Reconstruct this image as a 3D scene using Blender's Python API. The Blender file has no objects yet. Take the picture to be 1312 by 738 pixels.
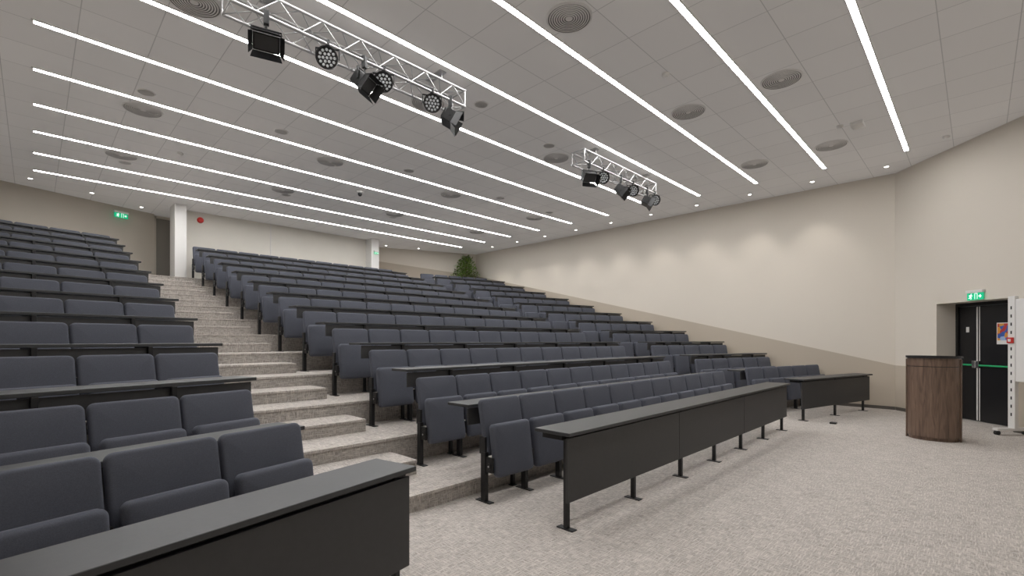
import bpy, bmesh, math, random
from mathutils import Matrix, Vector
random.seed(4)
S = bpy.context.scene
COL = S.collection
S.view_settings.view_transform = 'Standard'
S.view_settings.look = 'None'
S.view_settings.exposure = 0.08
PI = math.pi

# ------------------------------------------------------------ materials
def mat(name, col, rough=0.6, metal=0.0, emis=None, es=0.0, noise=None, bump=None, coat=0.0, spec=0.5, sheen=0.0):
    m = bpy.data.materials.new(name); m.use_nodes = True
    nt = m.node_tree; b = nt.nodes['Principled BSDF']
    b.inputs['Base Color'].default_value = (*col, 1)
    b.inputs['Roughness'].default_value = rough
    b.inputs['Metallic'].default_value = metal
    b.inputs['Specular IOR Level'].default_value = spec
    if sheen:
        b.inputs['Sheen Weight'].default_value = sheen; b.inputs['Sheen Roughness'].default_value = 0.5
        b.inputs['Sheen Tint'].default_value = (0.75, 0.8, 0.95, 1)
    if emis:
        b.inputs['Emission Color'].default_value = (*emis, 1)
        b.inputs['Emission Strength'].default_value = es
    if noise or bump:
        tc = nt.nodes.new('ShaderNodeTexCoord')
    if noise:   # (scale, amount)
        n = nt.nodes.new('ShaderNodeTexNoise'); n.inputs['Scale'].default_value = noise[0]
        n.inputs['Detail'].default_value = 4
        nt.links.new(tc.outputs['Object'], n.inputs['Vector'])
        r = nt.nodes.new('ShaderNodeValToRGB')
        a = noise[1]
        r.color_ramp.elements[0].position = 0.3; r.color_ramp.elements[1].position = 0.7
        r.color_ramp.elements[0].color = (*[c*(1-a) for c in col], 1)
        r.color_ramp.elements[1].color = (*[min(1, c*(1+a)) for c in col], 1)
        nt.links.new(n.outputs['Fac'], r.inputs['Fac'])
        nt.links.new(r.outputs['Color'], b.inputs['Base Color'])
    if bump:
        n2 = nt.nodes.new('ShaderNodeTexNoise'); n2.inputs['Scale'].default_value = bump[0]
        nt.links.new(tc.outputs['Object'], n2.inputs['Vector'])
        bp = nt.nodes.new('ShaderNodeBump'); bp.inputs['Strength'].default_value = bump[1]
        bp.inputs['Distance'].default_value = 0.01
        nt.links.new(n2.outputs['Fac'], bp.inputs['Height'])
        nt.links.new(bp.outputs['Normal'], b.inputs['Normal'])
    return m

def N(nt, t, **kw):
    n = nt.nodes.new(t)
    for k, v in kw.items(): setattr(n, k, v)
    return n

def carpet_mat(name, base, dark):
    m = bpy.data.materials.new(name); m.use_nodes = True
    nt = m.node_tree; b = nt.nodes['Principled BSDF']; b.inputs['Roughness'].default_value = 0.95
    b.inputs['Specular IOR Level'].default_value = 0.1
    g = N(nt, 'ShaderNodeNewGeometry')
    def st(sx, sy, sz, sc):
        mp = N(nt, 'ShaderNodeMapping'); mp.inputs['Scale'].default_value = (sx, sy, sz)
        nt.links.new(g.outputs['Position'], mp.inputs['Vector'])
        n = N(nt, 'ShaderNodeTexNoise'); n.inputs['Scale'].default_value = sc; n.inputs['Detail'].default_value = 4
        nt.links.new(mp.outputs['Vector'], n.inputs['Vector']); return n
    a = st(1, 8, 8, 13.0); c = st(8, 1, 1.5, 13.0); d = st(1, 1, 1, 150.0); e = st(1, 1, 1, 4.0)
    m1 = N(nt, 'ShaderNodeMath', operation='MAXIMUM')
    nt.links.new(a.outputs['Fac'], m1.inputs[0]); nt.links.new(c.outputs['Fac'], m1.inputs[1])
    m2 = N(nt, 'ShaderNodeMath', operation='MULTIPLY_ADD'); m2.inputs[1].default_value = 0.35
    nt.links.new(d.outputs['Fac'], m2.inputs[0]); nt.links.new(m1.outputs[0], m2.inputs[2])
    m3 = N(nt, 'ShaderNodeMath', operation='MULTIPLY_ADD'); m3.inputs[1].default_value = 0.12
    nt.links.new(e.outputs['Fac'], m3.inputs[0]); nt.links.new(m2.outputs[0], m3.inputs[2])
    r = N(nt, 'ShaderNodeValToRGB')
    r.color_ramp.elements[0].position = 0.64; r.color_ramp.elements[1].position = 0.92
    r.color_ramp.elements[0].color = (*dark, 1); r.color_ramp.elements[1].color = (*base, 1)
    nt.links.new(m3.outputs[0], r.inputs['Fac']); nt.links.new(r.outputs['Color'], b.inputs['Base Color'])
    bp = N(nt, 'ShaderNodeBump'); bp.inputs['Strength'].default_value = 0.15; bp.inputs['Distance'].default_value = 0.005
    nt.links.new(m2.outputs[0], bp.inputs['Height']); nt.links.new(bp.outputs['Normal'], b.inputs['Normal'])
    return m

def wall_mat():
    m = bpy.data.materials.new('painted_wall'); m.use_nodes = True
    nt = m.node_tree; b = nt.nodes['Principled BSDF']; b.inputs['Roughness'].default_value = 0.8
    g = N(nt, 'ShaderNodeNewGeometry'); s = N(nt, 'ShaderNodeSeparateXYZ')
    nt.links.new(g.outputs['Position'], s.inputs[0])
    a = N(nt, 'ShaderNodeMath', operation='MULTIPLY_ADD'); a.inputs[1].default_value = 0.236
    a.inputs[2].default_value = 0.96 - 0.236*1.27
    nt.links.new(s.outputs['Y'], a.inputs[0])
    mx = N(nt, 'ShaderNodeMath', operation='MAXIMUM'); mx.inputs[1].default_value = 0.96
    nt.links.new(a.outputs[0], mx.inputs[0])
    gt = N(nt, 'ShaderNodeMath', operation='GREATER_THAN')
    nt.links.new(s.outputs['Z'], gt.inputs[0]); nt.links.new(mx.outputs[0], gt.inputs[1])
    mix = N(nt, 'ShaderNodeMix', data_type='RGBA')
    mix.inputs[6].default_value = (0.49, 0.43, 0.355, 1); mix.inputs[7].default_value = (0.70, 0.65, 0.58, 1)
    nt.links.new(gt.outputs[0], mix.inputs[0]); nt.links.new(mix.outputs[2], b.inputs['Base Color'])
    n = N(nt, 'ShaderNodeTexNoise'); n.inputs['Scale'].default_value = 120
    nt.links.new(g.outputs['Position'], n.inputs['Vector'])
    bp = N(nt, 'ShaderNodeBump'); bp.inputs['Strength'].default_value = 0.05
    nt.links.new(n.outputs['Fac'], bp.inputs['Height']); nt.links.new(bp.outputs['Normal'], b.inputs['Normal'])
    return m

def ceiling_mat():
    m = bpy.data.materials.new('ceiling_tiles_fill_glow'); m.use_nodes = True
    nt = m.node_tree; b = nt.nodes['Principled BSDF']; b.inputs['Roughness'].default_value = 0.9
    g = N(nt, 'ShaderNodeNewGeometry')
    mp = N(nt, 'ShaderNodeMapping'); mp.inputs['Location'].default_value = (0.3, 0.34, 0)
    nt.links.new(g.outputs['Position'], mp.inputs['Vector'])
    br = N(nt, 'ShaderNodeTexBrick'); br.offset = 0; br.squash = 1
    br.inputs['Scale'].default_value = 1.0
    br.inputs['Brick Width'].default_value = 0.66; br.inputs['Row Height'].default_value = 0.66
    br.inputs['Mortar Size'].default_value = 0.005; br.inputs['Mortar Smooth'].default_value = 0.1
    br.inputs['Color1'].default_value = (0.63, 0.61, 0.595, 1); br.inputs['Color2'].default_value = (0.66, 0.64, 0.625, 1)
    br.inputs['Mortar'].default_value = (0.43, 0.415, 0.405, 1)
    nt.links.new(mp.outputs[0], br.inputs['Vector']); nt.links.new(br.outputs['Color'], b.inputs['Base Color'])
    nt.links.new(br.outputs['Color'], b.inputs['Emission Color']); b.inputs['Emission Strength'].default_value = 0.13  # tiles glow faintly as added soft fill light; the ceiling is no lamp
    return m

def wood_mat():
    m = bpy.data.materials.new('walnut'); m.use_nodes = True
    nt = m.node_tree; b = nt.nodes['Principled BSDF']; b.inputs['Roughness'].default_value = 0.42
    tc = N(nt, 'ShaderNodeTexCoord'); mp = N(nt, 'ShaderNodeMapping'); mp.inputs['Scale'].default_value = (16, 16, 1.4)
    nt.links.new(tc.outputs['Object'], mp.inputs['Vector'])
    n = N(nt, 'ShaderNodeTexNoise'); n.inputs['Scale'].default_value = 2.0; n.inputs['Detail'].default_value = 9
    n.inputs['Distortion'].default_value = 1.0
    nt.links.new(mp.outputs[0], n.inputs['Vector'])
    r = N(nt, 'ShaderNodeValToRGB'); e = r.color_ramp.elements
    e[0].position = 0.25; e[0].color = (0.075, 0.047, 0.034, 1); e[1].position = 0.75; e[1].color = (0.22, 0.145, 0.105, 1)
    nt.links.new(n.outputs['Fac'], r.inputs['Fac']); nt.links.new(r.outputs['Color'], b.inputs['Base Color'])
    return m

def poster_mat():
    m = bpy.data.materials.new('poster_print'); m.use_nodes = True
    nt = m.node_tree; b = nt.nodes['Principled BSDF']; b.inputs['Roughness'].default_value = 0.5
    tc = N(nt, 'ShaderNodeTexCoord'); v = N(nt, 'ShaderNodeTexVoronoi'); v.inputs['Scale'].default_value = 13
    nt.links.new(tc.outputs['Object'], v.inputs['Vector'])
    s = N(nt, 'ShaderNodeSeparateColor'); nt.links.new(v.outputs['Color'], s.inputs[0])
    r = N(nt, 'ShaderNodeValToRGB'); r.color_ramp.interpolation = 'CONSTANT'; e = r.color_ramp.elements
    e[0].position = 0; e[0].color = (0.55, 0.05, 0.04, 1); e[1].position = 0.35; e[1].color = (0.75, 0.35, 0.06, 1)
    x = e.new(0.55); x.color = (0.05, 0.12, 0.45, 1); x = e.new(0.75); x.color = (0.35, 0.5, 0.75, 1)
    nt.links.new(s.outputs[0], r.inputs['Fac']); nt.links.new(r.outputs['Color'], b.inputs['Base Color'])
    return m

M_fab = mat('slate_upholstery', (0.073, 0.079, 0.102), 0.8, noise=(160, 0.12), bump=(300, 0.10), spec=0.4, sheen=0.15)
M_desk = mat('black_laminate', (0.036, 0.038, 0.041), 0.40, noise=(40, 0.08))
M_panel = mat('charcoal_panel', (0.040, 0.040, 0.042), 0.5, noise=(30, 0.05))
M_steel = mat('black_steel', (0.014, 0.014, 0.015), 0.4, metal=0.2)
M_blk = mat('black_plastic', (0.010, 0.010, 0.011), 0.45)
M_alu = mat('aluminium_tube', (0.50, 0.50, 0.505), 0.38, metal=0.7)
M_white = mat('white_paint', (0.78, 0.77, 0.755), 0.5)
M_booth = mat('offwhite_paint', (0.73, 0.70, 0.64), 0.8, noise=(2, 0.02))
M_taupe = mat('taupe_paint', (0.53, 0.49, 0.43), 0.8, noise=(2, 0.02))
M_strip = mat('led_diffuser', (0.9, 0.9, 0.9), 0.5, emis=(1.0, 0.985, 0.97), es=32)
M_dl = mat('downlight_lens', (0.9, 0.9, 0.9), 0.5, emis=(1.0, 0.95, 0.88), es=12)
M_carpet = carpet_mat('grey_beige_carpet', (0.63, 0.585, 0.545), (0.31, 0.285, 0.265))
M_carpet_shaded = carpet_mat('grey_beige_carpet_shaded', (0.58, 0.54, 0.50), (0.27, 0.25, 0.23))  # same carpet, with the shade on upright risers painted into its colour
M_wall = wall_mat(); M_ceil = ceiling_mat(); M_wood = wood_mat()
M_vent = mat('grey_vent_metal_fill_glow', (0.66, 0.64, 0.625), 0.5, emis=(0.7, 0.68, 0.665), es=0.05); M_vdark = mat('vent_gap', (0.18, 0.175, 0.17), 0.8)  # vent metal glows slightly, added to keep pace with the self-lit ceiling
M_spk = mat('speaker_mesh', (0.50, 0.49, 0.48), 0.7)
M_base = mat('dark_baseboard', (0.09, 0.08, 0.07), 0.5)
M_door = mat('black_door', (0.010, 0.010, 0.012), 0.3)
M_green = mat('exit_green', (0.0, 0.35, 0.16), 0.4, emis=(0.0, 0.5, 0.24), es=0.7)
M_wsign = mat('exit_white', (0.9, 0.9, 0.9), 0.4, emis=(0.9, 1, 0.95), es=0.9)
M_bar = mat('green_bar', (0.02, 0.42, 0.16), 0.35)
M_chrome = mat('chrome', (0.7, 0.7, 0.7), 0.2, metal=1.0)
M_red = mat('red_plastic', (0.6, 0.02, 0.015), 0.4)
M_leaf = mat('leaf_green', (0.15, 0.26, 0.04), 0.6, noise=(4, 0.8))
M_bark = mat('bark', (0.10, 0.06, 0.035), 0.9)
M_pot = mat('grey_pot', (0.12, 0.12, 0.12), 0.6)
M_soil = mat('soil', (0.03, 0.02, 0.012), 0.95)
M_led = mat('led_lens', (0.75, 0.8, 0.85), 0.15, metal=0.4)
M_poster = poster_mat()
M_ddoor = mat('grey_beige_door', (0.20, 0.185, 0.165), 0.6)

# ------------------------------------------------------------ mesh helpers
class MB:
    def __init__(s): s.v = []; s.f = []; s.mi = []; s.sm = []
    def add(s, vs, fs, mi=0, smooth=False):
        o = len(s.v); s.v += [tuple(v) for v in vs]
        for f in fs: s.f.append([i+o for i in f]); s.mi.append(mi); s.sm.append(smooth)
    def box(s, a, b, mi=0, M=None, c=0.0):
        x0, y0, z0 = a; x1, y1, z1 = b
        if c <= 0:
            vs = [Vector(p) for p in ((x0,y0,z0),(x1,y0,z0),(x1,y1,z0),(x0,y1,z0),(x0,y0,z1),(x1,y0,z1),(x1,y1,z1),(x0,y1,z1))]
            fs = [(0,3,2,1),(4,5,6,7),(0,1,5,4),(1,2,6,5),(2,3,7,6),(3,0,4,7)]
        else:
            bm = bmesh.new(); bmesh.ops.create_cube(bm, size=1)
            for v in bm.verts:
                v.co = Vector(((x0+x1)/2+v.co.x*(x1-x0), (y0+y1)/2+v.co.y*(y1-y0), (z0+z1)/2+v.co.z*(z1-z0)))
            bmesh.ops.bevel(bm, geom=bm.edges[:], offset=c, segments=2, affect='EDGES', profile=0.5)
            bm.verts.index_update(); vs = [v.co.copy() for v in bm.verts]; fs = [[v.index for v in f.verts] for f in bm.faces]; bm.free()
        if M: vs = [M @ v for v in vs]
        s.add(vs, fs, mi)
    def tube(s, p, q, r, n=8, mi=0, caps=True, r2=None):
        p = Vector(p); q = Vector(q); d = (q-p).normalized()
        a = d.orthogonal().normalized(); b = d.cross(a); r2 = r if r2 is None else r2
        vs = [p+(a*math.cos(2*PI*i/n)+b*math.sin(2*PI*i/n))*r for i in range(n)] + [q+(a*math.cos(2*PI*i/n)+b*math.sin(2*PI*i/n))*r2 for i in range(n)]
        s.add(vs, [(i, (i+1) % n, n+(i+1) % n, n+i) for i in range(n)], mi, True)
        if caps:
            s.add(vs, [list(range(n-1, -1, -1)), list(range(n, 2*n))], mi)
    def lathe(s, prof, n=32, mis=None, M=None, smooth=False):
        vs = []
        for r, z in prof:
            for i in range(n):
                v = Vector((r*math.cos(2*PI*i/n), r*math.sin(2*PI*i/n), z)); vs.append(M @ v if M else v)
        for k in range(len(prof)-1):
            fs = [(k*n+i, k*n+(i+1) % n, (k+1)*n+(i+1) % n, (k+1)*n+i) for i in range(n)]
            o = len(s.v) if k == 0 else o
            if k == 0: s.v += [tuple(v) for v in vs]
            for f in fs: s.f.append([j+o for j in f]); s.mi.append(mis[k] if mis else 0); s.sm.append(smooth)
    def mesh(s, name, mats):
        me = bpy.data.meshes.new(name); me.from_pydata(s.v, [], s.f)
        for m in mats: me.materials.append(m)
        for p, i, sm in zip(me.polygons, s.mi, s.sm): p.material_index = i; p.use_smooth = sm
        me.update(); return me

def obj(name, me, parent=None, loc=(0,0,0), rz=0.0, label=None, cat=None, group=None, kind=None, mw=None):
    o = bpy.data.objects.new(name, me); COL.objects.link(o)
    if parent: o.parent = parent
    if mw is not None: o.matrix_world = mw
    else: o.location = loc; o.rotation_euler = (0, 0, rz)
    if label: o['label'] = label
    if cat: o['category'] = cat
    if group: o['group'] = group
    if kind: o['kind'] = kind
    return o
def thing(name, loc, rz, label, cat, group=None):
    o = obj(name, None, None, loc, rz, label, cat, group); o.empty_display_size = 0.1; return o
def ch(name, mb, mats, par, loc=(0,0,0), label=None):
    me = mb if isinstance(mb, bpy.types.Mesh) else mb.mesh(name, mats)
    return obj(name, me, par, loc, label=label)

def rrect(w, h, r, n=6):
    pts = []
    for cx, cz, a0 in ((w/2-r, h/2-r, 0), (-w/2+r, h/2-r, 90), (-w/2+r, -h/2+r, 180), (w/2-r, -h/2+r, 270)):
        for i in range(n+1):
            a = math.radians(a0+90*i/n); pts.append((cx+r*math.cos(a), cz+r*math.sin(a)))
    return pts
def cushion(w, h, t, r, bev, M, mat_, name, bulge=0.012, curve=0.0):
    """upright padded slab facing -y, centred on origin"""
    prof = []
    for k in range(6):
        a = k/5*PI/2
        prof.append((bev*(1-math.sin(a)), -t/2+bev*(1-math.cos(a))))
    front = [(w*0.42, -t/2-bulge), (w*0.25, -t/2-bulge*0.85), (w*0.13, -t/2-bulge*0.5)] + prof
    rings = front + [(i, -y) for i, y in reversed(prof)]
    mb = MB(); vs = []; n = None
    for ins, y in rings:
        rr = max(0.008, r-ins*0.6)
        hh = max(0.02, h-2*ins)
        rr = min(rr, hh/2-0.002)
        pts = rrect(w-2*ins, hh, rr); n = len(pts)
        for x, z in pts: vs.append(M @ Vector((x, y - curve*(abs(x)/(w/2))**2, z)))
    fs = []
    for k in range(len(rings)-1):
        for i in range(n): fs.append((k*n+i, k*n+(i+1) % n, (k+1)*n+(i+1) % n, (k+1)*n+i))
    L = (len(rings)-1)*n
    fs.append(list(range(n-1, -1, -1))); fs.append([L+i for i in range(n)])
    mb.add(vs, fs, 0, True)
    return mb.mesh(name, [mat_])

# ------------------------------------------------------------ room
H = 5.1
XL, XR = -1.2, 13.05
CX, CY = 13.05, 1.27
FW = -3.0
mb = MB(); mb.add([(XL,FW,0),(XR,FW,0),(XR,15,0),(XL,15,0)], [(0,1,2,3)])
obj('floor', mb.mesh('floor', [M_carpet]), kind='structure', label='light grey-beige woven carpet floor')
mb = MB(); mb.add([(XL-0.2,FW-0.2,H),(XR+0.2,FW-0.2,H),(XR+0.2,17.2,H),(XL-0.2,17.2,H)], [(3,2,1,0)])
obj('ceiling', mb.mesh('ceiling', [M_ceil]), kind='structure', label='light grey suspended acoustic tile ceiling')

T14 = math.radians(14)
WL, WR = 1.4, 10.06
def poly(y): return [(XL, y-(WL-XL)*math.tan(T14)), (WL, y), (WR, y), (XR, y-(XR-WR)*math.tan(T14))]
PITCH = 1.04; RISE = 0.29; NT = 12
def tz(i): return 0.0 if i <= 1 else 0.15+RISE*(i-2)
def ty(i): return 3.5+PITCH*(i-2)
mb = MB()
back = [(XL,15.4),(2.85,16.9),(8.65,16.8),(XR,15.0)]
for i in range(2, NT+1):
    P = poly(ty(i)); z0, z1 = tz(i-1), tz(i); no = 0.012
    Pn = [(x, y-no) for x, y in P]
    for k in range(3):
        a, b = P[k], P[k+1]; an, bn = Pn[k], Pn[k+1]
        mb.add([(*a,z0),(*b,z0),(*b,z1-0.03),(*a,z1-0.03)], [(0,1,2,3)], 1)
        mb.add([(*a,z1-0.03),(*b,z1-0.03),(*bn,z1-0.025),(*an,z1-0.025)], [(0,1,2,3)])
        mb.add([(*an,z1-0.025),(*bn,z1-0.025),(*bn,z1),(*an,z1)], [(0,1,2,3)])
        Q = poly(ty(i+1)) if i < NT else back
        c, d = Q[k+1], Q[k]
        mb.add([(*an,z1),(*bn,z1),(*c,z1),(*d,z1)], [(0,1,2,3)])
obj('floor.001', mb.mesh('tiered_floor', [M_carpet, M_carpet_shaded]), kind='structure', label='carpeted tiered seating platform with a bend at each aisle')
# aisle half steps (one stair run per aisle)
for k, (xa, xb) in enumerate(((1.46, 2.72), (9.12, 9.98))):
    mb = MB()
    for i in range(3, NT+1):
        z0 = tz(i-1); zt = z0+RISE/2; y1 = ty(i); y0 = y1-0.5
        mb.box((xa, y0, z0), (xb, y1, zt-0.03), mi=1)
        mb.box((xa, y0-0.010, zt-0.03), (xb, y1, zt), c=0.005)
    obj('aisle_stairs', mb.mesh('aisle_stairs', [M_carpet, M_carpet_shaded]), label='grey-beige carpeted aisle stairs climbing between the seat blocks', cat='stairs', group='aisle stairs')

def wallbox(name, a, b, m=M_wall, lab=None):
    mb = MB(); mb.box(a, b); return obj(name, mb.mesh(name, [m]), kind='structure', label=lab)
wallbox('wall_right', (XR, CY, 0), (XR+0.2, 15.2, H), lab='two-tone cream and beige painted wall')
wallbox('wall_left', (XL-0.2, FW, 0), (XL, 15.6, H))
wallbox('wall_front', (XL-0.2, FW-0.2, 0), (XR, FW, H), M_booth)
wallbox('wall_back', (2.85, 15.6, 0), (8.65, 16.95, H), M_booth, 'off-white projection booth wall')
def slantwall(name, p, q, th=0.2, m=M_wall, z0=0, z1=H):
    p = Vector((*p, 0)); q = Vector((*q, 0)); d = (q-p).normalized(); n = Vector((-d.y, d.x, 0))
    vs = [p, q, q+n*th, p+n*th]
    mb = MB(); mb.add([v+Vector((0,0,z)) for z in (z0, z1) for v in vs], [(0,3,2,1),(4,5,6,7),(0,1,5,4),(1,2,6,5),(2,3,7,6),(3,0,4,7)])
    return obj(name, mb.mesh(name, [m]), kind='structure')
slantwall('wall_back_left', (XL, 15.4), (2.42, 16.73), m=M_taupe)
slantwall('wall_back_right', (8.65, 16.8), (XR, 15.0))
D2 = obj('door_2', None, kind='structure', label='tall grey-beige door in a pale frame beside the column')
zt = tz(12)
mb = MB(); mb.box((2.46, 16.80, zt), (3.2, 16.86, zt+1.95)); ch('door_leaf', mb, [M_ddoor], D2)
mb = MB(); mb.box((2.42, 16.76, zt), (2.47, 16.88, zt+2.0)); mb.box((2.42, 16.76, zt+1.95), (3.3, 16.88, zt+2.0)); ch('door_frame', mb, [M_taupe], D2)
wallbox('wall_back_corner', (2.3, 16.9, 0), (3.4, 17.1, H))
# square columns
for x0, x1, y0, y1 in ((2.60, 2.86, 14.98, 15.6), (8.36, 8.65, 15.2, 15.6)):
    mb = MB(); mb.box((x0, y0, tz(12)), (x1, y1, H))
    obj('column', mb.mesh('column', [M_white]), label='square white painted column at the booth corner', cat='column', group='booth columns')
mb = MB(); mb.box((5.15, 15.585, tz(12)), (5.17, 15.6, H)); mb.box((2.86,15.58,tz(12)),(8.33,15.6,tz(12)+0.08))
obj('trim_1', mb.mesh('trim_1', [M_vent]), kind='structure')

# angled wall with the door: local frame s along wall, t outward
DD = Vector((-0.73, -0.684, 0)).normalized(); NO = Vector((-DD.y, DD.x, 0))
if NO.dot(Vector((1, -1, 0))) < 0: NO = -NO
AW = Matrix(((DD.x, NO.x, 0, CX), (DD.y, NO.y, 0, CY), (0, 0, 1, 0), (0, 0, 0, 1)))   # (s,t,z) -> world
SEND = 6.24
mb = MB()
s0, s1, dz = 1.02, 2.47, 2.2
mb.box((0, 0, 0), (s0, 0.5, H), M=AW); mb.box((s1, 0, 0), (SEND, 0.5, H), M=AW); mb.box((s0, 0, dz), (s1, 0.5, H), M=AW)
obj('wall_angled', mb.mesh('wall_angled', [M_wall]), kind='structure', label='cream painted angled wall with recessed doorway')
mb = MB(); mb.box((0.02, -0.012, 0), (s0, 0, 0.07), M=AW); mb.box((s1, -0.012, 0), (SEND-0.1, 0, 0.07), M=AW)
obj('baseboard_angled', mb.mesh('bb', [M_base]), kind='structure')
mb = MB(); mb.box((XR-0.012, CY, 0), (XR, 3.0, 0.07))
obj('baseboard_right', mb.mesh('bb', [M_base]), kind='structure')
# door set
dr = obj('door_1', None, kind='structure', label='black double door with green push bars in a black frame'); dr.matrix_world = AW
def dch(name, mb, mats, label=None):
    o = bpy.data.objects.new(name, mb.mesh(name, mats)); COL.objects.link(o); o.parent = dr
    if label: o['label'] = label
    return o
mb = MB(); mb.box((s0, 0.36, 0), (s0+0.05, 0.46, dz)); mb.box((s1-0.05, 0.36, 0), (s1, 0.46, dz)); mb.box((s0+0.05, 0.36, dz-0.06), (s1-0.05, 0.46, dz))
dch('door_frame', mb, [M_blk])
seam = 1.465
for a, b in ((s0+0.055, seam-0.004), (seam+0.004, s1-0.055)):
    mb = MB(); mb.box((a, 0.385, 0.01), (b, 0.44, dz-0.065), c=0.004)
    dch('door_leaf', mb, [M_door])
    mb = MB(); mb.tube((a+0.03, 0.33, 1.04), (b-0.03, 0.33, 1.04), 0.016, 10)
    dch('push_bar', mb, [M_bar], 'bright green push bar')
    for x in (a+0.02, b-0.06):
        mb = MB(); mb.box((x, 0.31, 0.99), (x+0.04, 0.385, 1.12), c=0.005)
        dch('bar_bracket', mb, [M_chrome])
for a, b in ((seam-0.040, seam-0.018), (seam+0.010, seam+0.024)):
    mb = MB(); mb.box((a, 0.378, 0.02), (b, 0.385, dz-0.08))
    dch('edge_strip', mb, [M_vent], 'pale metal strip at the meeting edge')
# poster on door
po = obj('poster', None, mw=AW @ Matrix.Translation((1.93, 0.378, 1.62)), label='small colourful abstract poster taped to the black door', cat='poster')
mb = MB(); mb.box((-0.13, 0, -0.19), (0.13, 0.004, 0.19)); ch('paper', mb, [M_white], po)
mb = MB(); mb.box((-0.115, -0.002, -0.12), (0.115, 0, 0.175)); ch('print', mb, [M_poster], po)
mb = MB(); mb.box((-0.03,0,-0.05),(0.03,0.005,0.05))
obj('door_notice', mb.mesh('door_notice',[M_white]), mw=AW @ Matrix.Translation((1.25,0.378,1.7)), label='small white notice on the black door leaf', cat='sign')

# ------------------------------------------------------------ exit sign
def exit_sign(M, w, h, label, arrow=-1, group='green exit signs'):
    e = obj('exit_sign', None, mw=M, label=label, cat='exit sign', group=group)
    mb = MB(); mb.box((-w/2-0.01, -0.06, h), (w/2+0.01, 0.0, h+0.05), c=0.006); ch('housing', mb, [M_white], e)
    mb = MB(); mb.box((-w/2, -0.04, 0), (w/2, -0.02, h)); ch('sign_plate', mb, [M_green], e)
    mb = MB(); y = -0.0415
    def P(pts):
        vs = [(x*h, y, z*h) for x, z in pts]; mb.add(vs, [list(range(len(vs)))])
    def limb(p, q, r=0.045):
        d = Vector((q[0]-p[0], q[1]-p[1])).normalized(); n = Vector((-d.y, d.x))*r
        P([(p[0]+n.x, p[1]+n.y), (q[0]+n.x, q[1]+n.y), (q[0]-n.x, q[1]-n.y), (p[0]-n.x, p[1]-n.y)])
    # running figure heading for a doorway outline
    ox = -0.62
    P([(ox+0.10+0.075*math.cos(t*PI/5), 0.86+0.075*math.sin(t*PI/5)) for t in range(10)])
    limb((ox+0.04, 0.76), (ox-0.06, 0.46), 0.075)
    limb((ox+0.02, 0.72), (ox-0.18, 0.68)); limb((ox-0.18, 0.70), (ox-0.24, 0.54))
    limb((ox+0.06, 0.70), (ox+0.14, 0.56)); limb((ox+0.13, 0.56), (ox+0.27, 0.62))
    limb((ox-0.06, 0.48), (ox-0.14, 0.28), 0.055); limb((ox-0.13, 0.28), (ox-0.33, 0.26))
    limb((ox-0.04, 0.48), (ox+0.12, 0.34), 0.055); limb((ox+0.11, 0.36), (ox+0.04, 0.08))
    dx = 0.02
    limb((dx, 0.08), (dx, 0.95), 0.035); limb((dx+0.36, 0.08), (dx+0.36, 0.95), 0.035); limb((dx-0.035, 0.92), (dx+0.395, 0.92), 0.035)
    # arrow
    limb((0.58, 0.5), (0.80, 0.5), 0.07)
    P([(0.78, 0.78), (0.78, 0.22), (1.02, 0.5)])
    ch('pictogram', mb, [M_wsign], e)
    return e
exit_sign(AW @ Matrix.Translation((1.84, 0.0, 2.215)), 0.29, 0.122, 'green running-figure exit sign above the black double door')
bl = math.atan2(1.33, 3.62)
exit_sign(Matrix.Translation((1.64, 16.38, 4.78)) @ Matrix.Rotation(bl, 4, 'Z'), 0.31, 0.125, 'green running-figure exit sign high on the beige rear wall')
exit_sign(Matrix.Translation((8.52, 15.19, 4.55)), 0.16, 0.07, 'small green exit sign on the white column')

# ------------------------------------------------------------ seats
BR = Matrix.Translation((0, 0.055, 0.675)) @ Matrix.Rotation(math.radians(-11), 4, 'X')
me_back = cushion(0.532, 0.53, 0.062, 0.045, 0.024, BR, M_fab, 'backrest', bulge=0.014, curve=0.014)
PR = Matrix.Translation((0, -0.090, 0.475)) @ Matrix.Rotation(math.radians(-8), 4, 'X')
me_pad = cushion(0.490, 0.49, 0.095, 0.042, 0.032, PR, M_fab, 'seat_pad', bulge=0.010)
mb = MB()
mb.box((-0.022, -0.03, 0.008), (0.022, 0.03, 0.46), c=0.004)
mb.box((-0.030, -0.10, 0), (0.030, 0.10, 0.008), c=0.002)
mb.box((-0.012, -0.115, 0.28), (0.012, 0.02, 0.42), c=0.004)
mb.box((-0.012, -0.02, 0.44), (0.012, 0.06, 0.60), c=0.004)
mb.tube((-0.020, -0.075, 0.34), (0.020, -0.075, 0.34), 0.030, 12)
mb.tube((-0.023, -0.075, 0.34), (0.023, -0.075, 0.34), 0.009, 8, mi=1)
me_leg = mb.mesh('leg', [M_steel, M_alu])
SW = 0.545; SWR = 0.57
GEN = 'slate-blue upholstered fold-up seat on black steel leg'
def place_seat(x, y, z, rz, end, grp):
    lab = GEN if not end else GEN + ' at row end'
    t = thing('auditorium_seat', (x, y, z), rz, lab, 'seat', grp)
    obj('backrest', me_back, t); p = obj('seat_pad', me_pad, t)
    obj('leg', me_leg, t, (-SW/2, 0, 0))
    if end: obj('leg', me_leg, t, (SW/2, 0, 0))
e14 = (math.cos(T14), math.sin(T14))
SY = lambda i: 3.27+PITCH*(i-1)
def left_pt(i, u, v):  return (WL-e14[0]*u-e14[1]*v, SY(i)-e14[1]*u+e14[0]*v)
def right_pt(i, u, v): return (WR+e14[0]*u+e14[1]*v, SY(i)-e14[1]*u+e14[0]*v)
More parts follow.
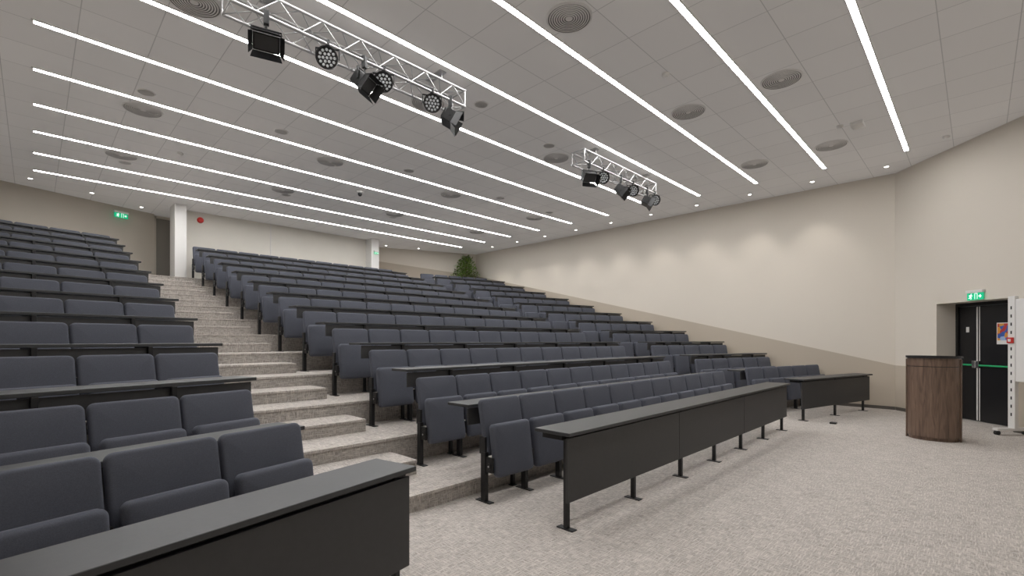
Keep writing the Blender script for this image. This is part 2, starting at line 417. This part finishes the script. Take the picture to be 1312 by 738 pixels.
for i in range(1, NT+1):
    z = tz(i)
    for k in range(11):
        place_seat(2.95+SW*(k+0.5), SY(i), z, 0, k == 10, 'fold-up seats of the middle block')
    for k in range(4):
        x, y = left_pt(i, 0.09+SW*(k+0.5), 0); place_seat(x, y, z, T14, k == 0, 'fold-up seats of the near side block')
    for k in range(5):
        x, y = right_pt(i, 0.02+SWR*(k+0.5), 0); place_seat(x, y, z, -T14, k == 4, 'fold-up seats of the wall side block')

# ------------------------------------------------------------ desks
def row_desk(i, origin, rz, length, grp, lab, xs):
    """origin at platform i-1 level, desk along local +x from 0..length"""
    zt = tz(i)+0.74-tz(i-1)
    t = thing('row_desk', origin, rz, lab, 'desk', grp)
    mb = MB(); mb.box((0, 0.155, zt-0.028), (length, 0.47, zt), c=0.004); ch('desktop', mb, [M_desk], t)
    mb = MB(); mb.box((-0.018, 0.150, 0), (0.018, 0.188, zt-0.028), c=0.003); mb.box((-0.012, 0.185, zt-0.075), (0.012, 0.44, zt-0.028)); mb.box((-0.03,0.135,0),(0.03,0.20,0.008))
    me = mb.mesh('desk_leg', [M_steel])
    for x in xs: obj('leg', me, t, (x, 0, 0))
    mb = MB(); mb.box((0.03, 0.189, zt-0.20), (length-0.03, 0.205, zt-0.04)); ch('modesty_panel', mb, [M_panel], t)
for i in range(2, NT+1):
    z = tz(i-1)
    row_desk(i, (2.88, SY(i-1), z), 0, 6.05, 'long writing desks behind seat rows', 'long narrow black writing desk behind a row of seats', [0.07+SW*k for k in (1, 3, 5, 7, 9, 10)])
    x, y = left_pt(i-1, 2.5, 0); row_desk(i, (x, y, z), T14, 2.5, 'short writing desks of the side blocks', 'short narrow black writing desk angled with the side block', [0.3, 1.1, 2.41-SW])
    x, y = right_pt(i-1, 0, 0); row_desk(i, (x, y, z), -T14, 2.9, 'short writing desks of the side blocks', 'short narrow black writing desk angled with the side block', [0.02+SWR, 0.02+SWR*2, 0.02+SWR*4])

def front_desk(origin, rz, length, cuts, legs, lab, yf=-0.19):
    t = thing('front_desk', origin, rz, lab, 'desk', 'front row panel desks')
    mb = MB(); mb.box((0, yf, 0.752), (length, 0.17, 0.78), c=0.004); ch('desktop', mb, [M_desk], t)
    for a, b in zip(cuts[:-1], cuts[1:]):
        mb = MB(); mb.box((a+0.003, -0.145, 0.22), (b-0.003, -0.125, 0.728), c=0.003); ch('modesty_panel', mb, [M_panel], t)
    mb = MB(); mb.box((-0.018, -0.12, 0.008), (0.018, -0.080, 0.752), c=0.003)
    mb.box((-0.032, -0.18, 0), (0.032, -0.02, 0.008), c=0.002); mb.box((-0.015, -0.12, 0.70), (0.015, 0.14, 0.752))
    mb.box((-0.03, -0.128, 0.30), (0.03, -0.118, 0.70))
    me = mb.mesh('front_leg', [M_steel])
    for x in legs: obj('leg', me, t, (x, 0, 0))
    mb = MB(); mb.box((0.02, -0.10, 0.715), (length-0.02, -0.075, 0.75)); ch('rail', mb, [M_steel], t)
front_desk((2.9, 2.43, 0), 0, 6.02, [0.03, 1.98, 3.96, 5.99], [0.08, 1.1, 2.1, 3.03, 3.95, 4.9, 5.86], 'long black front-row desk with three charcoal modesty panels')
T12 = math.radians(12)
front_desk((1.505-math.cos(T12)*2.6, 2.45-math.sin(T12)*2.6, 0), T12, 2.6, [0.03, 1.02, 2.57], [0.10, 1.02, 2.50], 'black front-row desk angled beside the aisle with charcoal panel', -0.165)
front_desk((9.97, 2.46, 0), -T14, 2.78, [0.03, 2.75], [0.16, 1.35, 2.55], 'short black front-row desk angled near the cream wall')

# ------------------------------------------------------------ lectern
L = thing('lectern', (9.63, 0.485, 0), math.radians(178), 'brown walnut lectern with curved front and matching top band', 'lectern')
def arc_outline(w, d, n=20, flat=0.0):
    pts = [(-flat, -w/2)]
    for k in range(n+1):
        a = -PI/2+PI*k/n; pts.append((d*math.cos(a), w/2*math.sin(a)))
    pts.append((-flat, w/2)); return pts
def prism(mb, pts, z0, z1, mi=0, z1f=None):
    n = len(pts); vs = [(x, y, z0) for x, y in pts]+[(x, y, (z1f(x) if z1f else z1)) for x, y in pts]
    mb.add(vs, [(i, (i+1) % n, n+(i+1) % n, n+i) for i in range(n)]+[list(range(n-1, -1, -1)), list(range(n, 2*n))], mi)
mb = MB(); prism(mb, arc_outline(0.58, 0.24, flat=0.17), 0, 0.05); ch('plinth', mb, [M_wood], L)
mb = MB(); prism(mb, arc_outline(0.61, 0.27, flat=0.19), 0.05, 1.10); ch('body', mb, [M_wood], L)
mb = MB(); prism(mb, arc_outline(0.58, 0.255, flat=0.18), 1.10, 1.110); ch('seam', mb, [M_blk], L)
mb = MB(); prism(mb, arc_outline(0.61, 0.27, flat=0.19), 1.110, 1.2, z1f=lambda x: 1.23+0.04*x); ch('top_band', mb, [M_wood], L)
mb = MB(); prism(mb, arc_outline(0.65, 0.295, flat=0.215), 1.232, 1.25, z1f=lambda x: 1.262+0.04*x)
ch('top', mb, [M_blk], L, label='thin dark lectern top')
for sy in (-1, 1):
    mb = MB(); mb.box((-0.06, sy*0.309-0.010, 0.0), (0.05, sy*0.309+0.010, 1.215), c=0.004); ch('edge_strip', mb, [M_wood], L)

# ------------------------------------------------------------ mobile board at the wall
B = obj('mobile_whiteboard', None, mw=AW @ Matrix.Translation((2.65, -0.25, 0)), label='white mobile board with slotted uprights on castors', cat='whiteboard')
for x in (0.0, 1.3):
    mb = MB(); mb.box((x, -0.03, 0.09), (x+0.11, 0.03, 2.2), c=0.006); ch('upright', mb, [M_white], B)
    for k in range(14):
        mb = MB(); mb.box((x+0.045, -0.032, 0.3+k*0.13), (x+0.065, -0.029, 0.35+k*0.13))
        ch('slot', mb, [M_blk], B)
    mb = MB(); mb.box((x+0.01, -0.28, 0.07), (x+0.10, 0.22, 0.11), c=0.006); ch('foot', mb, [M_white], B)
    for yy in (-0.25, 0.19):
        mb = MB(); mb.tube((x+0.03, yy, 0.035), (x+0.08, yy, 0.035), 0.035, 14); mb.box((x+0.045,yy-0.01,0.035),(x+0.065,yy+0.01,0.075)); ch('castor', mb, [M_blk], B)
mb = MB(); mb.box((0.11, -0.02, 0.85), (1.3, 0.02, 2.15), c=0.004); ch('panel', mb, [M_white], B)
cp = obj('fire_call_point', None, mw=AW @ Matrix.Translation((2.705, -0.281, 1.5)), label='small red fire alarm call point on white upright', cat='alarm')
mb = MB(); mb.box((-0.045, -0.03, -0.045), (0.045, 0, 0.045), c=0.006); ch('case', mb, [M_red], cp)
mb = MB(); mb.box((-0.022, -0.033, -0.022), (0.022, -0.029, 0.022)); ch('press_panel', mb, [M_white], cp)
mb = MB(); mb.box((-0.05,-0.05,0),(0.05,0.05,0.03),c=0.006)
obj('floor_socket', mb.mesh('floor_socket',[M_blk]), None, (10.09,1.85,0), label='small square black power socket set on the carpet', cat='socket')

# ------------------------------------------------------------ ceiling lights
me = MB(); me.box((0, -0.033, -0.014), (11.6, 0.033, 0)); me_strip = me.mesh('diffuser', [M_strip])
me = MB(); me.box((-0.02, -0.045, -0.014), (11.62, -0.0335, 0)); me.box((-0.02, 0.0335, -0.014), (11.62, 0.045, 0)); me.box((-0.02,-0.045,-0.014),(-0.001,0.045,0)); me.box((11.601,-0.045,-0.014),(11.62,0.045,0))
me_prof = me.mesh('profile', [M_white])
for k in range(11):
    t = thing('linear_light', (0, 0.96+1.322*k, H), 0, 'long white glowing linear LED ceiling light', 'ceiling light', 'linear ceiling lights')
    obj('diffuser', me_strip, t); obj('profile', me_prof, t)

# round swirl vents
mb = MB(); prof = [(0.25, 0), (0.248, -0.012), (0.235, -0.014)]; mis = [0, 0]
r = 0.235
while r > 0.05:
    prof += [(r-0.003, -0.010), (r-0.012, -0.010), (r-0.014, -0.014), (r-0.026, -0.014)]; mis += [1, 1, 0, 0]; r -= 0.026
prof.append((0.001, -0.014)); mis.append(0)
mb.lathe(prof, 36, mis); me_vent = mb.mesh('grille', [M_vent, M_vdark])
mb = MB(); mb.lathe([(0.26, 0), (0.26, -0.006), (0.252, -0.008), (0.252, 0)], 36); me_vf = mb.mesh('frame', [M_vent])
for y in (1.93, 3.25, 5.93, 9.28, 11.85):
    for x in (1.2, 4.2, 7.25, 10.35):
        t = thing('air_vent', (x, y, H), 0, 'round grey ceiling air vent with concentric rings', 'air vent', 'round ceiling vents')
        obj('grille', me_vent, t); obj('frame', me_vf, t)
mb = MB(); mb.lathe([(0.115, 0), (0.112, -0.008), (0.1, -0.010), (0.095, -0.006), (0.001, -0.006)], 28, [0, 0, 0, 1])
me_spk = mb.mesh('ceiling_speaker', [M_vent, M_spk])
for x, y in ((4.8, 5.4), (6.7, 5.65), (1.15, 8.6), (3.0, 8.55), (5.6, 8.6), (8.3, 8.6), (1.3, 12.3), (4.4, 12.2), (7.4, 12.2), (10.2, 8.6)):
    obj('ceiling_speaker', me_spk, None, (x, y, H), label='small round grey speaker flush in the ceiling', cat='speaker', group='ceiling speakers')
mb = MB(); mb.lathe([(0.05, 0), (0.05, -0.02), (0.038, -0.04), (0.02, -0.05), (0.001, -0.05)], 20); me_sd = mb.mesh('smoke_detector', [M_white])
for x, y in ((9.5, 1.65), (1.98, 10.9), (11.3, 0.4), (9.6, 11.3), (6.0, 3.0)):
    obj('smoke_detector', me_sd, None, (x, y, H), label='small white dome smoke detector on ceiling tile', cat='smoke detector', group='smoke detectors')
mb = MB(); mb.box((-0.14,-0.09,-0.045),(0.14,0.09,0),c=0.012)
obj('ceiling_sensor_box', mb.mesh('ceiling_sensor_box',[M_white]), None, (9.62,1.42,H), label='flat white wireless box on the ceiling', cat='ceiling device')
t = thing('ceiling_camera', (5.5, 10.55, H), 0, 'small white ceiling camera with dark lens', 'camera')
mb = MB(); mb.lathe([(0.07,0),(0.07,-0.05),(0.05,-0.07),(0.001,-0.07)],20); ch('mount', mb, [M_white], t)
mb = MB(); mb.lathe([(0.05,-0.07),(0.048,-0.11),(0.03,-0.14),(0.001,-0.15)],20,smooth=True); ch('lens', mb, [M_blk], t)
mb = MB(); mb.box((-0.10,-0.03,-0.055),(0.10,0.03,-0.01),c=0.005); ch('arm', mb, [M_white], t)

# recessed downlights with real spot lamps
mb = MB(); mb.lathe([(0.055, 0), (0.055, -0.006), (0.04, -0.007)], 20); me_dr = mb.mesh('rim', [M_white])
mb = MB(); mb.lathe([(0.04, -0.003), (0.001, -0.003)], 20); me_dlz = mb.mesh('lens', [M_dl])
ld = bpy.data.lights.new('wall_wash', 'SPOT'); ld.energy = 42; ld.spot_size = math.radians(84); ld.spot_blend = 0.7; ld.shadow_soft_size = 0.05; ld.color = (1, 0.95, 0.87)
for x, y in [(12.42, 1.35+1.33*k) for k in range(10)] + [(-0.05, 15.0), (1.0, 15.4), (2.05, 16.1), (9.4, 16.0), (10.6, 15.6)]:
    t = thing('downlight', (x, y, H), 0, 'small round recessed warm downlight near the wall', 'downlight', 'recessed downlights')
    obj('rim', me_dr, t); obj('lens', me_dlz, t)
    if x > 11 and y > 2: o = obj('lamp', ld, t, (0, 0, -0.02))

# ------------------------------------------------------------ trusses and stage lights
def truss(x0, x1, y, z, lab):
    t = thing('lighting_truss', ((x0+x1)/2, y, z), 0, lab, 'truss', 'ceiling lighting trusses')
    h = (x1-x0)/2; w = 0.14; mb = MB()
    for sy in (-w, w):
        for sz in (-w*0.8, w*0.8): mb.tube((-h, sy, sz), (h, sy, sz), 0.018, 10)
    ch('chord', mb, [M_alu], t)
    mb = MB(); n = int((x1-x0)/0.22)
    for k in range(n):
        a = -h+2*h*k/n; b = -h+2*h*(k+1)/n; s = 1 if k % 2 else -1
        for sz in (-w*0.8, w*0.8): mb.tube((a, -w*s, sz), (b, w*s, sz), 0.007, 6, caps=False)
        for sy in (-w, w): mb.tube((a, sy, -w*0.8*s), (b, sy, w*0.8*s), 0.007, 6, caps=False)
    for a in (-h+0.01, h-0.01):
        for q in ((-w,-1,w,-1),(-w,1,w,1),(-w,-1,-w,1),(w,-1,w,1)): mb.tube((a,q[0],q[1]*w*0.8),(a,q[2],q[3]*w*0.8),0.010,6)
    ch('brace', mb, [M_alu], t)
    for a in (-h*0.72, h*0.72):
        mb = MB()
        for sy in (-w, w): mb.tube((a, sy, 0.1), (a, sy, H-z), 0.008, 6)
        mb.box((a-0.05,-w-0.03,H-z-0.02),(a+0.05,w+0.03,H-z))
        ch('hanger', mb, [M_alu], t)
TY, TZ = 5.25, 4.88
truss(1.32, 4.25, TY, TZ, 'silver aluminium box truss hung under the ceiling with stage lights')
truss(7.05, 9.75, TY, TZ, 'silver aluminium box truss hung under the ceiling with stage lights')

def flood(x, y, z, yaw, pitch, lab):
    """black flood with barn doors; origin at clamp on chord, hangs down; faces -y"""
    t = thing('stage_flood_light', (x, y, z), yaw, lab, 'stage light', 'black barn-door stage lights'); t.scale = (0.85, 0.85, 0.85)
    mb = MB(); mb.box((-0.03,-0.03,-0.05),(0.03,0.03,0.12),c=0.006); mb.tube((0,0,-0.05),(0,0,-0.10),0.012,8); ch('clamp', mb, [M_blk], t)
    mb = MB(); mb.box((-0.16,-0.012,-0.11),(0.16,0.012,-0.10)); mb.box((-0.165,-0.015,-0.26),(-0.155,0.015,-0.10)); mb.box((0.155,-0.015,-0.26),(0.165,0.015,-0.10)); ch('yoke', mb, [M_steel], t)
    R = Matrix.Translation((0, 0, -0.25)) @ Matrix.Rotation(pitch, 4, 'X')
    mb = MB(); mb.box((-0.145,-0.06,-0.10),(0.145,0.10,0.10),M=R,c=0.015)
    for k in range(7): mb.box((-0.12+k*0.036,0.10,-0.08),(-0.108+k*0.036,0.125,0.08),M=R)
    ch('body', mb, [M_blk], t)
    mb = MB(); mb.box((-0.12,-0.066,-0.075),(0.12,-0.061,0.075),M=R); ch('lens', mb, [M_panel], t)
    for (a, b, c, d) in (((-0.145,-0.10),(0.145,-0.10),(0.17,-0.15),(-0.17,-0.15)), ((-0.145,0.10),(0.145,0.10),(0.17,0.15),(-0.17,0.15)),
                     ((-0.145,-0.10),(-0.145,0.10),(-0.19,0.12),(-0.19,-0.12)), ((0.145,-0.10),(0.145,0.10),(0.19,0.12),(0.19,-0.12))):
        vs = [R @ Vector((a[0],-0.06,a[1])), R @ Vector((b[0],-0.06,b[1])), R @ Vector((c[0],-0.17,c[1])), R @ Vector((d[0],-0.17,d[1]))]
        off = R.to_3x3() @ Vector((0, 0.005, 0)); vs2 = [v+off for v in vs]
        mb = MB(); mb.add(vs+vs2, [(0,1,2,3),(7,6,5,4),(0,4,5,1),(1,5,6,2),(2,6,7,3),(3,7,4,0)]); ch('barn_door', mb, [M_blk], t)
def par(x, y, z, yaw, pitch, lab):
    t = thing('round_spotlight', (x, y, z), yaw, lab, 'stage light', 'round LED stage lights'); t.scale = (0.9, 0.9, 0.9)
    mb = MB(); mb.box((-0.025,-0.025,-0.04),(0.025,0.025,0.03),c=0.005); mb.tube((0,0,-0.04),(0,0,-0.07),0.01,8); ch('clamp', mb, [M_blk], t)
    mb = MB(); mb.box((-0.135,-0.012,-0.08),(0.135,0.012,-0.07)); mb.box((-0.14,-0.012,-0.20),(-0.13,0.012,-0.07)); mb.box((0.13,-0.012,-0.20),(0.14,0.012,-0.07)); ch('yoke', mb, [M_steel], t)
    R = Matrix.Translation((0, 0, -0.19)) @ Matrix.Rotation(pitch, 4, 'X') @ Matrix.Rotation(PI/2, 4, 'X')
    mb = MB(); mb.lathe([(0.001,-0.12),(0.07,-0.12),(0.085,-0.09),(0.125,-0.01),(0.13,0.06),(0.118,0.06),(0.112,0.03),(0.001,0.03)],28,M=R,smooth=False); ch('body', mb, [M_blk], t)
    mb = MB()
    for rr, n in ((0.0, 1), (0.045, 6), (0.088, 12)):
        for k in range(n):
            a = 2*PI*k/n; C = R @ Matrix.Translation((rr*math.cos(a), rr*math.sin(a), 0.03))
            mb.lathe([(0.018,0),(0.016,0.012),(0.001,0.014)],10,M=C)
    ch('led_cluster', mb, [M_led], t, label='cluster of clear LED lenses')
zb = TZ-0.112-0.005
for x, yw, p in ((1.65, -0.3, 0.75), (2.72, 0.5, 0.7), (3.98, 0.9, 0.5)):
    flood(x, TY-0.14, zb-0.04, yw, p, 'black stage flood light with barn doors under the truss')
for x, yw, p in ((2.28, -0.6, 0.35), (2.97, -0.6, 0.35), (3.68, -0.5, 0.35)):
    par(x, TY-0.14, zb+0.02, yw, p, 'round black stage light with clear LED lens cluster')
for x, yw, p in ((7.2, -0.5, 0.7), (8.3, 0.4, 0.7), (9.35, 0.6, 0.5)):
    flood(x, TY-0.14, zb-0.04, yw, p, 'black stage flood light with barn doors under the truss')
for x, yw, p in ((7.65, -0.6, 0.35), (8.75, -0.6, 0.35), (9.68, -0.5, 0.35)):
    par(x, TY-0.14, zb+0.02, yw, p, 'round black stage light with clear LED lens cluster')

# ------------------------------------------------------------ red beacon
t = obj('alarm_beacon', None, mw=Matrix.Translation((3.3, 15.58, 4.88)) @ Matrix.Rotation(PI/2, 4, 'X'), label='round red alarm sounder on the off-white booth wall', cat='alarm')
mb = MB(); mb.lathe([(0.001,-0.02),(0.08,-0.02),(0.08,0.02),(0.06,0.05),(0.001,0.06)],24); ch('case', mb, [M_red], t)

# ------------------------------------------------------------ plant
P = thing('potted_tree', (12.3, 14.76, tz(12)), 0, 'bushy green potted tree in a grey pot behind the rearmost seats', 'plant')
mb = MB(); mb.lathe([(0.001,0),(0.16,0),(0.21,0.38),(0.19,0.38),(0.185,0.33)],24); ch('pot', mb, [M_pot], P)
mb = MB(); mb.lathe([(0.186,0.335),(0.001,0.34)],24); ch('soil', mb, [M_soil], P)
mb = MB(); mb.tube((0,0,0.33),(0.02,0,1.85),0.03,8,r2=0.008)
leaf = MB()
for k in range(70):
    z = 0.92+0.88*(k/70); a = k*2.4; Lr = 0.47*(1-(k/70))**0.65+0.06
    tip = Vector((math.cos(a)*Lr, math.sin(a)*Lr, z+0.08)); mb.tube((0.01,0,z), tip, 0.007, 5, r2=0.003)
    for j in range(int(44-20*k/70)):
        f = 0.15+0.9*random.random(); c = Vector((0,0,z)).lerp(tip, f)+Vector([random.uniform(-.05,.05) for _ in range(3)])
        d = Vector((math.cos(a+random.uniform(-1,1)), math.sin(a+random.uniform(-1,1)), random.uniform(-.2,.7))).normalized()
        s = d.cross(Vector((random.uniform(-1,1),random.uniform(-1,1),1))).normalized(); l = random.uniform(.06,.10)
        leaf.add([c, c+d*l*.5+s*l*.2, c+d*l, c+d*l*.5-s*l*.2], [(0,1,2,3)])
ch('trunk', mb, [M_bark], P); o = ch('foliage', leaf, [M_leaf], P)

# ------------------------------------------------------------ world + camera
w = bpy.data.worlds.new('World'); S.world = w; w.use_nodes = True
w.node_tree.nodes['Background'].inputs[0].default_value = (0.8, 0.85, 0.9, 1); w.node_tree.nodes['Background'].inputs[1].default_value = 0.3
cam = bpy.data.cameras.new('camera'); co = bpy.data.objects.new('camera', cam); COL.objects.link(co)
cam.sensor_width = 36; cam.lens = 605/1312*36; cam.shift_y = 67/1312; cam.clip_start = 0.05
co.location = (0, 0, 1.5); co.rotation_euler = (PI/2, 0, math.radians(44.62-90))
S.camera = co
